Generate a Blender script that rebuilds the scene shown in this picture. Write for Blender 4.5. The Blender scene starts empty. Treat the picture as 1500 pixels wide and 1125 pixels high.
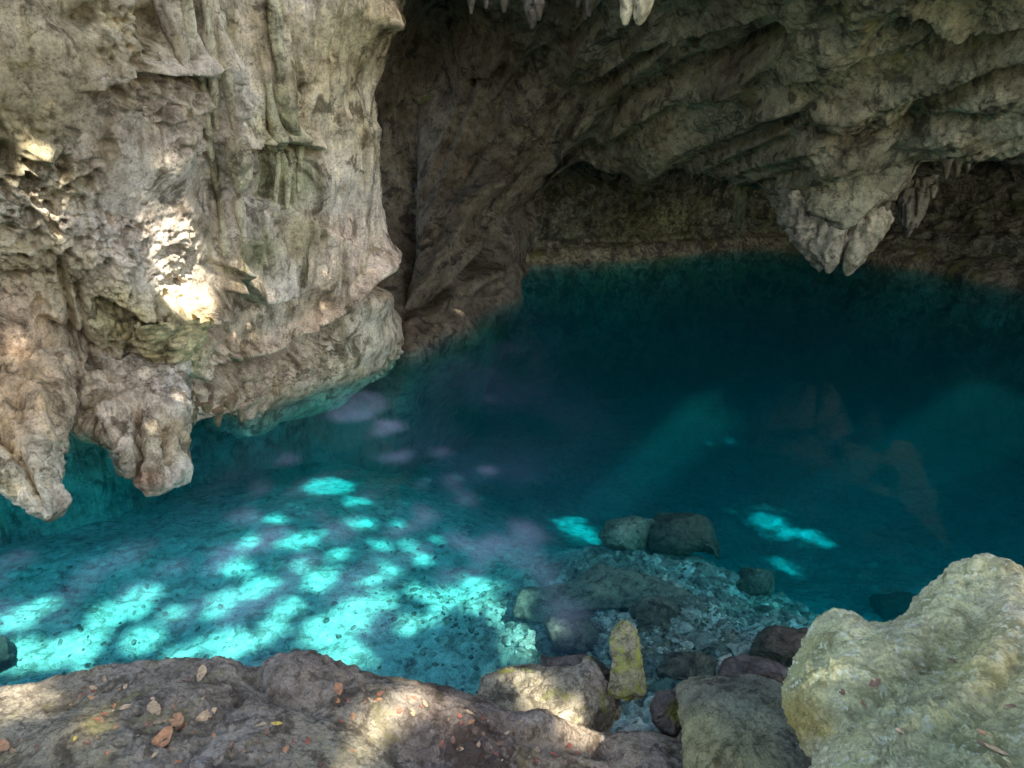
import bpy, math, random
import numpy as np
from mathutils import Vector
from mathutils.bvhtree import BVHTree

scene = bpy.context.scene
R = math.radians
# ------------------------------------------------------------------ camera
FPX, PITCH, HC = 1000.0, R(21.0), 3.6          # focal length in photo pixels, tilt down, height over water
cam_d = bpy.data.cameras.new('camera')
cam_d.sensor_fit = 'HORIZONTAL'; cam_d.sensor_width = 36.0
cam_d.lens = 36.0 * FPX / 1500.0
cam_d.clip_start = 0.05; cam_d.clip_end = 800
cam = bpy.data.objects.new('camera', cam_d)
scene.collection.objects.link(cam)
cam.location = (0, 0, HC); cam.rotation_euler = (math.pi/2 - PITCH, 0, 0)
scene.camera = cam
# ------------------------------------------------------------------ sky, sun, exposure
SUN = np.array([0.36, -0.52, 0.79]); SUN /= np.linalg.norm(SUN)   # towards the sun
world = bpy.data.worlds.new('World'); scene.world = world; world.use_nodes = True
wn = world.node_tree; bg = wn.nodes['Background']
sky = wn.nodes.new('ShaderNodeTexSky'); sky.sky_type = 'NISHITA'; sky.sun_disc = False
sky.sun_elevation = math.asin(SUN[2]); sky.sun_rotation = math.atan2(SUN[0], SUN[1])
sky.dust_density = 2.0
wn.links.new(sky.outputs[0], bg.inputs[0]); bg.inputs[1].default_value = 0.15
sun_d = bpy.data.lights.new('sun', 'SUN'); sun_d.energy = 3.0; sun_d.angle = R(0.53); sun_d.color = (1, .96, .88)
sun = bpy.data.objects.new('sun', sun_d); scene.collection.objects.link(sun)
sun.rotation_euler = Vector(tuple(-SUN)).to_track_quat('-Z', 'Y').to_euler(); sun.location = (0, -20, 30)
scene.view_settings.view_transform = 'Standard'; scene.view_settings.look = 'None'
scene.view_settings.gamma = 1.0; scene.view_settings.exposure = 2.55
cy = scene.cycles
cy.use_denoising = True; cy.max_bounces = 8; cy.diffuse_bounces = 5; cy.glossy_bounces = 3
cy.transparent_max_bounces = 16; cy.volume_bounces = 1; cy.sample_clamp_indirect = 6.0

# ------------------------------------------------------------------ pixel <-> space
cp, sp_ = math.cos(PITCH), math.sin(PITCH)
CAM = np.array([0, 0, HC])
def ray(px, py):
    x = (px-750)/FPX; y = (562.5-py)/FPX
    return np.array([x, cp + y*sp_, -sp_ + y*cp])
def PY(px, py, Y): r = ray(px, py); return CAM + r*(Y/r[1])       # at forward distance Y
def PZ(px, py, z): r = ray(px, py); return CAM + r*((z-HC)/r[2])  # at height z
def proj(V):
    D = V - CAM
    f = D[..., 1]*cp - D[..., 2]*sp_; u = D[..., 1]*sp_ + D[..., 2]*cp
    f = np.where(f < .2, .2, f)
    return 750 + FPX*D[..., 0]/f, 562.5 - FPX*u/f

# ------------------------------------------------------------------ noise in numpy
GR = np.array([[1,1,0],[-1,1,0],[1,-1,0],[-1,-1,0],[1,0,1],[-1,0,1],[1,0,-1],[-1,0,-1],
               [0,1,1],[0,-1,1],[0,1,-1],[0,-1,-1],[1,1,0],[-1,1,0],[0,-1,1],[0,-1,-1]], np.float32)
def hsh(ix, iy, iz):
    h = (ix.astype(np.uint32)*np.uint32(374761393) + iy.astype(np.uint32)*np.uint32(668265263)
         + iz.astype(np.uint32)*np.uint32(2147483647))
    h = (h ^ (h >> np.uint32(13)))*np.uint32(1274126177)
    return h ^ (h >> np.uint32(16))
def perlin(p):
    p = p.astype(np.float32); i = np.floor(p); f = p - i; i = i.astype(np.int64)
    w = f*f*f*(f*(f*6-15)+10); out = 0
    for dx in (0, 1):
        wx = w[:, 0] if dx else 1-w[:, 0]
        for dy in (0, 1):
            wy = w[:, 1] if dy else 1-w[:, 1]
            for dz in (0, 1):
                wz = w[:, 2] if dz else 1-w[:, 2]
                g = GR[(hsh(i[:, 0]+dx, i[:, 1]+dy, i[:, 2]+dz) & np.uint32(15)).astype(np.int64)]
                d = g[:, 0]*(f[:, 0]-dx) + g[:, 1]*(f[:, 1]-dy) + g[:, 2]*(f[:, 2]-dz)
                out = out + wx*wy*wz*d
    return out
def fbm(p, o=4, gain=.5, off=0.):
    a, s, q = 1., 0., p + off
    for k in range(o):
        s = s + a*perlin(q); a *= gain; q = q*2.03 + 17.3
    return s
def ridged(p, o=4, gain=.5, off=0.):
    a, s, q = 1., 0., p + off
    for k in range(o):
        s = s + a*(1 - 2.2*np.abs(perlin(q))); a *= gain; q = q*2.07 + 11.7
    return s
def worley(p, off=0.):
    p = (p + off).astype(np.float32); i = np.floor(p).astype(np.int64); best = np.full(len(p), 9., np.float32)
    for dx in (-1, 0, 1):
        for dy in (-1, 0, 1):
            for dz in (-1, 0, 1):
                c = i + (dx, dy, dz); h = hsh(c[:, 0], c[:, 1], c[:, 2])
                q = np.stack([(h & np.uint32(1023))/1023., ((h >> np.uint32(10)) & np.uint32(1023))/1023.,
                              ((h >> np.uint32(20)) & np.uint32(1023))/1023.], 1)
                d = ((c + q - p)**2).sum(1); best = np.minimum(best, d)
    return np.sqrt(best)
def sstep(a, b, x): t = np.clip((x-a)/(b-a), 0, 1); return t*t*(3-2*t)
def nrm(v): return v/np.maximum(np.linalg.norm(v, axis=-1, keepdims=True), 1e-9)

# ------------------------------------------------------------------ objects
COL = scene.collection
def mesh_from(name, V, F, mat, smooth=True, tint=None):
    me = bpy.data.meshes.new(name)
    V = np.asarray(V, np.float32); F = np.asarray(F, np.int32)
    k = F.shape[1]
    me.vertices.add(len(V)); me.vertices.foreach_set('co', V.ravel())
    me.loops.add(F.size); me.loops.foreach_set('vertex_index', F.ravel())
    me.polygons.add(len(F)); me.polygons.foreach_set('loop_start', np.arange(0, F.size, k, dtype=np.int32))
    me.polygons.foreach_set('loop_total', np.full(len(F), k, np.int32))
    me.polygons.foreach_set('use_smooth', np.full(len(F), smooth))
    me.update(calc_edges=True); me.validate()
    if tint is not None:
        at = me.color_attributes.new('tint', 'FLOAT_COLOR', 'POINT')
        at.data.foreach_set('color', np.concatenate([tint, np.ones((len(tint), 1))], 1).astype(np.float32).ravel())
    me.materials.append(mat)
    return me
def link(name, me, parent=None, loc=None):
    o = bpy.data.objects.new(name, me); COL.objects.link(o)
    if parent is not None: o.parent = parent
    if loc is not None: o.location = loc
    return o
def tag(o, label=None, cat=None, group=None, kind=None):
    for k, v in (('label', label), ('category', cat), ('group', group), ('kind', kind)):
        if v: o[k] = v
    return o
def empty(name, loc):
    o = bpy.data.objects.new(name, None); COL.objects.link(o); o.location = tuple(float(c) for c in loc); return o
def gridF(n, m, wrap=False):
    a = np.arange(n*m).reshape(n, m)
    if wrap: a = np.concatenate([a, a[:, :1]], 1)
    return np.stack([a[:-1, :-1], a[:-1, 1:], a[1:, 1:], a[1:, :-1]], -1).reshape(-1, 4)

# ------------------------------------------------------------------ materials
def rock_mat(name, cols, moss=None, moss_amt=.0, stain=(.035, .03, .025), stain_amt=.4, scale=1., bump=.5, rough=.92,
             spec=.2, fleck=None, fleck_amt=0., streak=0., speck=1.):
    m = bpy.data.materials.new(name); m.use_nodes = True; t = m.node_tree; N, L = t.nodes, t.links
    bs = N['Principled BSDF']; bs.inputs['Roughness'].default_value = rough
    bs.inputs['Specular IOR Level'].default_value = spec
    geo = N.new('ShaderNodeNewGeometry'); pos = geo.outputs['Position']
    def noise(s, det=6, ro=.6, off=0., dist=0.):
        mp = N.new('ShaderNodeMapping'); mp.inputs[1].default_value = (off, off*.7, off*1.3); L.new(pos, mp.inputs[0])
        n = N.new('ShaderNodeTexNoise'); n.inputs['Scale'].default_value = s*scale; n.inputs['Detail'].default_value = det
        n.inputs['Roughness'].default_value = ro; n.inputs['Distortion'].default_value = dist
        L.new(mp.outputs[0], n.inputs['Vector']); return n.outputs['Fac']
    def ramp(fac, stops):
        r = N.new('ShaderNodeValToRGB'); L.new(fac, r.inputs[0]); e = r.color_ramp.elements
        while len(e) < len(stops): e.new(.5)
        for q, (p, c) in zip(e, stops): q.position = p; q.color = (*c, 1) if len(c) == 3 else c
        return r.outputs[0]
    def mix(fac, a, b, mode='MIX'):
        x = N.new('ShaderNodeMix'); x.data_type = 'RGBA'; x.blend_type = mode
        for sock, v in ((x.inputs[0], fac), (x.inputs[6], a), (x.inputs[7], b)):
            if hasattr(v, 'links'): L.new(v, sock)
            elif isinstance(v, (int, float)): sock.default_value = v
            else: sock.default_value = (*v, 1)
        return x.outputs[2]
    k = len(cols)
    c = ramp(noise(.9, 8, .62, 3., .6), [(.30 + .40*i/(k-1), cols[i]) for i in range(k)])
    c = mix(1., c, ramp(noise(6, 8, .65, 9.), [(.30, (.42, .39, .34)), (.5, (1, 1, 1)), (.70, (1.32, 1.28, 1.18))]), 'MULTIPLY')
    c = mix(1., c, ramp(noise(42, 5, .7, 1.), [(.30, (.52, .49, .46)), (.50, (1, 1, 1)), (.72, (1.25, 1.25, 1.25))]), 'MULTIPLY')
    if stain_amt:
        s = ramp(noise(2.6, 10, .72, 21., .8), [(.56 - .12*stain_amt, (0, 0, 0)), (.63 - .12*stain_amt, (1, 1, 1))])
        c = mix(s, c, mix(.75, c, stain))
        s2 = ramp(noise(9, 8, .75, 55., 1.2), [(.60 - .14*stain_amt, (0, 0, 0)), (.65 - .14*stain_amt, (.85, .85, .85))])
        c = mix(s2, c, mix(.7, c, stain))
    if moss_amt:
        s = ramp(noise(1.7, 9, .7, 33., .5), [(.66 - .25*moss_amt, (0, 0, 0)), (.76 - .2*moss_amt, (.85, .85, .85))])
        c = mix(s, c, moss)
    if streak:                                              # long drip stains running down the face
        mp = N.new('ShaderNodeMapping'); mp.inputs[3].default_value = (1, 1, .09); L.new(pos, mp.inputs[0])
        n = N.new('ShaderNodeTexNoise'); n.inputs['Scale'].default_value = 5.5; n.inputs['Detail'].default_value = 7; n.inputs['Roughness'].default_value = .65
        L.new(mp.outputs[0], n.inputs['Vector'])
        c = mix(streak, c, ramp(n.outputs['Fac'], [(.36, (.45, .42, .33)), (.48, (1, 1, 1)), (.55, (1.12, 1.1, 1.05)), (.66, (.62, .60, .48))]), 'MULTIPLY')
    if fleck_amt:
        s = ramp(noise(14, 4, .6, 41.), [(.70 - .2*fleck_amt, (0, 0, 0)), (.74 - .2*fleck_amt, (1, 1, 1))])
        c = mix(s, c, fleck)
    at = N.new('ShaderNodeAttribute'); at.attribute_name = 'tint'
    c = mix(1., c, at.outputs['Color'], 'MULTIPLY')
    L.new(c, bs.inputs['Base Color'])
    b1 = N.new('ShaderNodeBump'); b1.inputs['Strength'].default_value = bump; b1.inputs['Distance'].default_value = .03
    L.new(noise(16, 9, .72, 5.), b1.inputs['Height'])
    b2 = N.new('ShaderNodeBump'); b2.inputs['Strength'].default_value = bump*.7; b2.inputs['Distance'].default_value = .008
    L.new(noise(85, 5, .7, 7.), b2.inputs['Height']); L.new(b1.outputs[0], b2.inputs['Normal'])
    L.new(b2.outputs[0], bs.inputs['Normal'])
    return m
M_CLIFF = rock_mat('pale_limestone', [(.27, .21, .14), (.49, .425, .325), (.64, .575, .475), (.57, .50, .435)], (.15, .14, .035), .3, stain=(.07, .052, .032), stain_amt=.22, bump=.5, streak=.8)
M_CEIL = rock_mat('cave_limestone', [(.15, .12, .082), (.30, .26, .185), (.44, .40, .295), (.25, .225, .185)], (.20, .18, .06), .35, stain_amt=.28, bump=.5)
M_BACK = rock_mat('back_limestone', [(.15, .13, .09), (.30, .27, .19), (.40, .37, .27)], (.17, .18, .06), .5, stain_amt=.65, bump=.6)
M_BED = rock_mat('pool_silt', [(.46, .45, .38), (.62, .61, .54), (.72, .71, .64)], stain=(.16, .16, .12), stain_amt=.25, scale=1.6, bump=.8)
M_LEDGE = rock_mat('ledge_rock', [(.22, .185, .15), (.35, .31, .255), (.46, .41, .345)], (.30, .27, .13), .45, stain=(.08, .06, .045), stain_amt=.45, scale=1.8, bump=.8)
M_PALE = rock_mat('algae_limestone', [(.52, .47, .25), (.70, .65, .42), (.78, .73, .54)], (.56, .56, .27), .45, stain=(.34, .32, .17), stain_amt=.2, scale=2., bump=1., fleck=(.82, .79, .64), fleck_amt=.55)
M_BLOCK = rock_mat('block_limestone', [(.28, .25, .18), (.42, .38, .30), (.5, .46, .38)], (.25, .28, .04), .45, stain=(.09, .075, .06), stain_amt=.45, scale=2.4)
M_WET = rock_mat('wet_brown_rock', [(.07, .055, .042), (.12, .098, .078), (.17, .14, .115)], (.13, .14, .04), .2, stain_amt=.4, scale=2.4, rough=.55, spec=.4)
M_SUB = rock_mat('submerged_rock', [(.14, .125, .105), (.22, .20, .17), (.33, .31, .26)], stain_amt=.35, scale=2.2, bump=.8)
M_MOSSY = rock_mat('mossy_slab', [(.26, .23, .14), (.34, .30, .18), (.28, .24, .17)], (.34, .36, .03), .75, stain=(.07, .06, .035), stain_amt=.5, scale=4.5)
M_GREEN = rock_mat('greenish_rock', [(.15, .15, .11), (.22, .225, .165), (.33, .31, .20)], (.36, .33, .17), .35, stain_amt=.25, scale=2.)
M_STAL = rock_mat('stalactite_stone', [(.27, .24, .185), (.40, .36, .28), (.52, .47, .37)], (.22, .23, .12), .15, stain_amt=.08, scale=2., bump=.45, streak=.7)
M_PEND = rock_mat('pendant_stone', [(.24, .19, .13), (.40, .34, .25), (.50, .45, .35)], (.20, .19, .06), .3, stain_amt=.4, scale=2.2, bump=.7)

def simple_mat(name, col, rough=.8, var=.25, sc=30, transl=0.):
    m = bpy.data.materials.new(name); m.use_nodes = True; t = m.node_tree; N, L = t.nodes, t.links
    bs = N['Principled BSDF']; bs.inputs['Roughness'].default_value = rough; bs.inputs['Specular IOR Level'].default_value = .25
    n = N.new('ShaderNodeTexNoise'); n.inputs['Scale'].default_value = sc; n.inputs['Detail'].default_value = 5
    tc = N.new('ShaderNodeNewGeometry'); L.new(tc.outputs['Position'], n.inputs['Vector'])
    r = N.new('ShaderNodeValToRGB'); L.new(n.outputs['Fac'], r.inputs[0])
    r.color_ramp.elements[0].position = .3; r.color_ramp.elements[1].position = .7
    r.color_ramp.elements[0].color = (*[c*(1-var) for c in col], 1); r.color_ramp.elements[1].color = (*[min(1, c*(1+var)) for c in col], 1)
    L.new(r.outputs[0], bs.inputs['Base Color'])
    if transl:
        tr = N.new('ShaderNodeBsdfTranslucent'); L.new(r.outputs[0], tr.inputs[0])
        mx = N.new('ShaderNodeMixShader'); mx.inputs[0].default_value = transl
        L.new(bs.outputs[0], mx.inputs[1]); L.new(tr.outputs[0], mx.inputs[2]); L.new(mx.outputs[0], N['Material Output'].inputs[0])
    return m
M_LEAF = [simple_mat('dry_leaf_'+n, c, .7, .35, 60) for n, c in
          (('orange', (.42, .21, .10)), ('tan', (.46, .32, .18)), ('red', (.30, .11, .07)), ('brown', (.22, .13, .08)), ('yellow', (.50, .36, .08)))]
M_CANOPY = simple_mat('tree_leaf', (.07, .10, .03), .5, .4, 3, .25)
M_BARK = simple_mat('bark', (.13, .10, .07), .9, .4, 12)

# ------------------------------------------------------------------ parametric sheets
def cr(P, counts):                      # Catmull-Rom along axis 0
    P = np.asarray(P, float); n = len(P); out = []
    E = np.concatenate([2*P[:1]-P[1:2], P, 2*P[-1:]-P[-2:-1]])
    for i in range(n-1):
        p0, p1, p2, p3 = E[i], E[i+1], E[i+2], E[i+3]
        k = counts[i]; ts = np.linspace(0, 1, k, endpoint=(i == n-2))
        for t in ts:
            out.append(.5*((2*p1) + (p2-p0)*t + (2*p0-5*p1+4*p2-p3)*t*t + (3*p1-p0-3*p2+p3)*t**3))
    return np.array(out)
def sheet(ctrl, cr_rows, cr_cols):
    G = cr(ctrl, cr_rows)                                   # rows
    return cr(G.transpose(1, 0, 2), cr_cols).transpose(1, 0, 2)
def normals(G, toward=None):
    du = np.gradient(G, axis=1); dv = np.gradient(G, axis=0)
    n = nrm(np.cross(du, dv))
    if toward is not None:                                  # one consistent side, picked by majority
        s = np.sign(((toward - G)*n).sum(-1).mean()); n = n*s
    return n
def seg_dist(px, py, line):
    d = np.full(px.shape, 1e9); side = np.zeros(px.shape)
    for (x0, y0), (x1, y1) in zip(line[:-1], line[1:]):
        vx, vy = x1-x0, y1-y0; l2 = vx*vx+vy*vy
        t = np.clip(((px-x0)*vx+(py-y0)*vy)/l2, 0, 1)
        dd = np.hypot(px-x0-t*vx, py-y0-t*vy); s = vx*(py-y0)-vy*(px-x0)
        side = np.where(dd < d, np.sign(s), side); d = np.minimum(d, dd)
    return d, side
def features(px, py, ridges=(), steps=(), bumps=()):
    h = np.zeros(px.shape)
    for line, w, a in ridges:
        d, _ = seg_dist(px, py, line); h += a*np.exp(-(d/w)**2)
    for line, w, a in steps:                                # proud on the upper side, cut back below
        d, s = seg_dist(px, py, line); h += a*np.exp(-(d/w)**2)*np.where(s < 0, 1, -1)*np.minimum(d/3., 1)
    for x, y, rx, ry, a in bumps: h += a*np.exp(-((px-x)/rx)**2-((py-y)/ry)**2)
    return h
def tint_map(px, py, pts):              # regional rock colour
    w = np.full(px.shape, .12); c = np.ones(px.shape+(3,))*.12
    for x, y, rad, col in pts:
        k = np.exp(-((px-x)**2+(py-y)**2)/rad**2); w = w+k; c = c+k[..., None]*np.array(col)
    return c/w[..., None]

# ================================================================== 1. left cliff
def build_cliff():
    #        px:  -700 -350 -120   0    60   130  200  265  320  370  430  480  520  552  568  560  530
    PXS = [-700, -350, -120, 0, 60, 130, 200, 265, 320, 370, 430, 480, 508, 538, 550, 538, 500]
    YB = [3.6, 4.3, 5.2, 5.6, 5.8, 6.05, 6.35, 6.8, 7.3, 7.9, 8.5, 9.0, 9.4, 9.8, 10.5, 11.6, 13.5]
    LIP = [560, 600, 640, 640, 628, 622, 600, 612, 606, 590, 565, 548, 530, 512, 498, 480, 470]
    rows = []
    top = lambda i, z, back: np.array([PY(PXS[i], -350, YB[i])[0] - back*.75, PY(PXS[i], -350, YB[i])[1] + back, z])
    n = len(PXS)
    rows.append([top(i, 9.0, 26) for i in range(n)])
    rows.append([top(i, 9.2, 5) for i in range(n)])
    rows.append([top(i, 8.2, .8) for i in range(n)])
    for py, dy in ((-350, -.1), (-120, -.25), (0, -.3), (90, -.3), (180, -.25), (270, -.2), (360, -.2), (440, -.1)):
        r = []
        for i in range(n):
            px = PXS[i]
            if i >= 11: px = px + (max(0, 150-py)*.30 if i >= 12 else max(0, 150-py)*.12) + (max(0, py-390)*.35 if i >= 12 else 0)
            r.append(PY(px, py, YB[i]+dy))
        rows.append(r)
    rows.append([PY(PXS[i] + (24 if i >= 12 else 0), 440+.5*(LIP[i]-440), YB[i]+.1) for i in range(n)])
    rows.append([PY(PXS[i] + (36 if i >= 12 else 0), LIP[i]-14, YB[i]+.25) for i in range(n)])
    und = [i >= 9 for i in range(n)]                        # from here on the rock goes down into the water
    lip = [PY(PXS[i] + (40 if i >= 12 else 0), LIP[i], YB[i]+(.45 if i >= 12 else .25)) for i in range(n)]
    rows.append(lip)
    inw = np.array([-.7, .7, 0])
    rows.append([lip[i] + (inw*.2 + (0, 0, -.30) if und[i] else inw*.7+(0, 0, .10)) for i in range(n)])
    rows.append([lip[i] + (inw*.7 + (0, 0, -.75) if und[i] else inw*2.0+(0, 0, .0)) for i in range(n)])
    rows.append([np.array([*(lip[i]+inw*2.6)[:2], -1.2]) for i in range(n)])
    rows.append([np.array([*(lip[i]+inw*2.8)[:2], -5.]) for i in range(n)])
    rc = [2, 4, 8, 14, 36, 44, 46, 46, 46, 46, 42, 40, 30, 14, 26, 24, 14, 8]
    cc = [5, 10, 24, 34, 40, 40, 38, 32, 30, 36, 30, 30, 44, 50, 36, 12]
    G = sheet(np.array(rows), rc, cc); N = normals(G, CAM); sh = G.shape[:2]
    px, py = proj(G); P = G.reshape(-1, 3); fx, fy = px.ravel(), py.ravel()
    h = 1.35*features(fx, fy,
        ridges=[([(262, -60), (276, 40), (296, 120), (304, 200), (320, 280), (327, 360), (334, 420)], 6, .26),
                ([(240, -60), (252, 30), (274, 90)], 12, .14), ([(324, -40), (320, 60), (331, 132), (333, 195)], 7, -.20),
                ([(306, -40), (308, 60), (316, 150)], 6, .08), ([(328, 70), (340, 132), (343, 190)], 6, .12),
                ([(404, -40), (405, 40), (413, 150), (440, 200)], 9, .15), ([(386, -40), (392, 60), (404, 160)], 6, .06),
                ([(350, 250), (352, 300), (356, 350)], 6, .07), ([(318, 200), (330, 290), (331, 400)], 5, -.12),
                ([(345, 180), (362, 220), (364, 250)], 8, .10), ([(395, 225), (394, 310)], 4, -.08), ([(414, 225), (410, 320)], 4, -.07),
                ([(436, 222), (432, 300)], 4, -.06), ([(404, 222), (402, 320)], 4, .06), ([(424, 222), (422, 300)], 4, .06),
                ([(290, 545), (340, 520), (400, 498), (440, 478), (500, 452), (545, 405), (562, 340)], 9, .16),
                ([(300, 560), (400, 520), (450, 500), (515, 465), (560, 410)], 12, -.22),
                ([(95, 395), (103, 440), (112, 520)], 6, -.12), ([(120, 430), (128, 520)], 5, -.09),
                ([(95, 600), (140, 575), (200, 560), (260, 570)], 12, -.18), ([(60, 470), (110, 500), (180, 545)], 9, -.10),
                ([(505, 180), (500, 300), (478, 420)], 9, .05), ([(530, 190), (528, 300), (515, 400)], 6, .06), ([(552, 190), (550, 300), (540, 400)], 6, .07)],
        steps=[([(378, 214), (420, 208), (458, 216)], 16, .14), ([(200, 455), (250, 470), (310, 462)], 26, .20),
               ([(140, 120), (200, 100), (270, 106)], 20, .10), ([(330, 395), (370, 440), (410, 430)], 18, .12),
               ([(500, 350), (420, 300), (365, 290)], 16, .05)],
        bumps=[(362, 90, 32, 110, -.22), (345, 232, 22, 26, .14), (250, 500, 50, 45, .20), (350, 330, 22, 60, .10), (218, 36, 18, 22, -.25),
               (10, 235, 14, 18, -.22), (60, 225, 18, 14, .12), (120, 25, 40, 18, -.12), (455, 132, 6, 8, -.15), (468, 122, 4, 5, -.1),
               (560, 25, 18, 16, .15), (540, 110, 20, 40, -.12), (100, 560, 60, 30, .12), (20, 530, 40, 60, .18), (320, 545, 22, 18, -.25),
               (345, 548, 24, 26, -.15), (460, 540, 60, 30, .12), (30, 420, 50, 25, -.12), (200, 240, 60, 50, .06), (430, 360, 30, 60, .08)])
    flute = sstep(280, 330, fx)*sstep(470, 380, fy)
    rough = sstep(-.08, .30, fbm(P*.9, 3, off=5.))*(1-.9*flute)
    lump = .20*fbm(P*.55, 3, off=1.) + .06*fbm(P*2.2, 4, off=2.)*(.25+.9*rough)*(1-.6*flute)
    q = P*np.array([4.6, 4.6, .22]) + fbm(P*np.array([.9, .9, .5]), 2)[:, None]*np.array([.5, .5, 0])
    fl = .060*ridged(q, 3, .5)*flute*sstep(-.55, .1, fbm(P*np.array([1.6, 1.6, .5]), 2, off=8.))
    wv = worley(P*np.array([6, 6, 5]) + fbm(P*4, 2)[:, None]*.5)
    pits = -.14*sstep(.55, .15, wv)*rough - .06*sstep(.5, .12, worley(P*15))*rough
    det = (.045*ridged(P*6, 5, .58, 3.)-.02)*(.06+.9*rough) + .008*fbm(P*14, 4, .6)
    mask = sstep(8.5, 7.0, P[:, 2])*.9 + .1
    G2 = G + N*((h + (lump+fl+pits+det))*mask).reshape(sh)[..., None]
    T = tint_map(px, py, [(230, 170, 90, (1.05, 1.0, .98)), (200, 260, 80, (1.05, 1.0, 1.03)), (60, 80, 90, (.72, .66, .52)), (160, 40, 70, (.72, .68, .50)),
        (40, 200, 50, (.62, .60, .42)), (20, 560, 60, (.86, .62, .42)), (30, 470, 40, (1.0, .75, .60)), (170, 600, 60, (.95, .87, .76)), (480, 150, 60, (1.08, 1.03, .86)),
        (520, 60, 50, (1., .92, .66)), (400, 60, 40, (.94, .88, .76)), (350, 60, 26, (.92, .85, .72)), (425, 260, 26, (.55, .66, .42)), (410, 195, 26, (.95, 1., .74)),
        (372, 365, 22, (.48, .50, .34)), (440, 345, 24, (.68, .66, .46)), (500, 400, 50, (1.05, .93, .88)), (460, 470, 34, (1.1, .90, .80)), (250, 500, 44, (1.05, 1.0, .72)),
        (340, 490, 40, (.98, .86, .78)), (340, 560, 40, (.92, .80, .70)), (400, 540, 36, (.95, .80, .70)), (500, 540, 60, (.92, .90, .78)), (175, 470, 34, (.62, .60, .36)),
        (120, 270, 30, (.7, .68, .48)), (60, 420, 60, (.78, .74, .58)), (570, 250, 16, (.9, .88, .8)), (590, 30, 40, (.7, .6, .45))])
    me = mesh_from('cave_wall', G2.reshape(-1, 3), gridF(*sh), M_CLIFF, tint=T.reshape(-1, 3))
    return tag(link('cave_wall', me), 'pale pitted limestone cliff with fluted flowstone overhanging the pool', kind='structure')
cliff = build_cliff()

cm = cliff.data; CV = np.empty(len(cm.vertices)*3, np.float32); cm.vertices.foreach_get('co', CV)
cliff_bvh = BVHTree.FromPolygons([tuple(v) for v in CV.reshape(-1, 3).tolist()], [tuple(p.vertices) for p in cm.polygons])
def hit_on(bvh, px, py):
    h = bvh.ray_cast(Vector(CAM), Vector(nrm(ray(px, py)))); return np.array(h[0]) if h[0] else PZ(px, py, .6)

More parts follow.
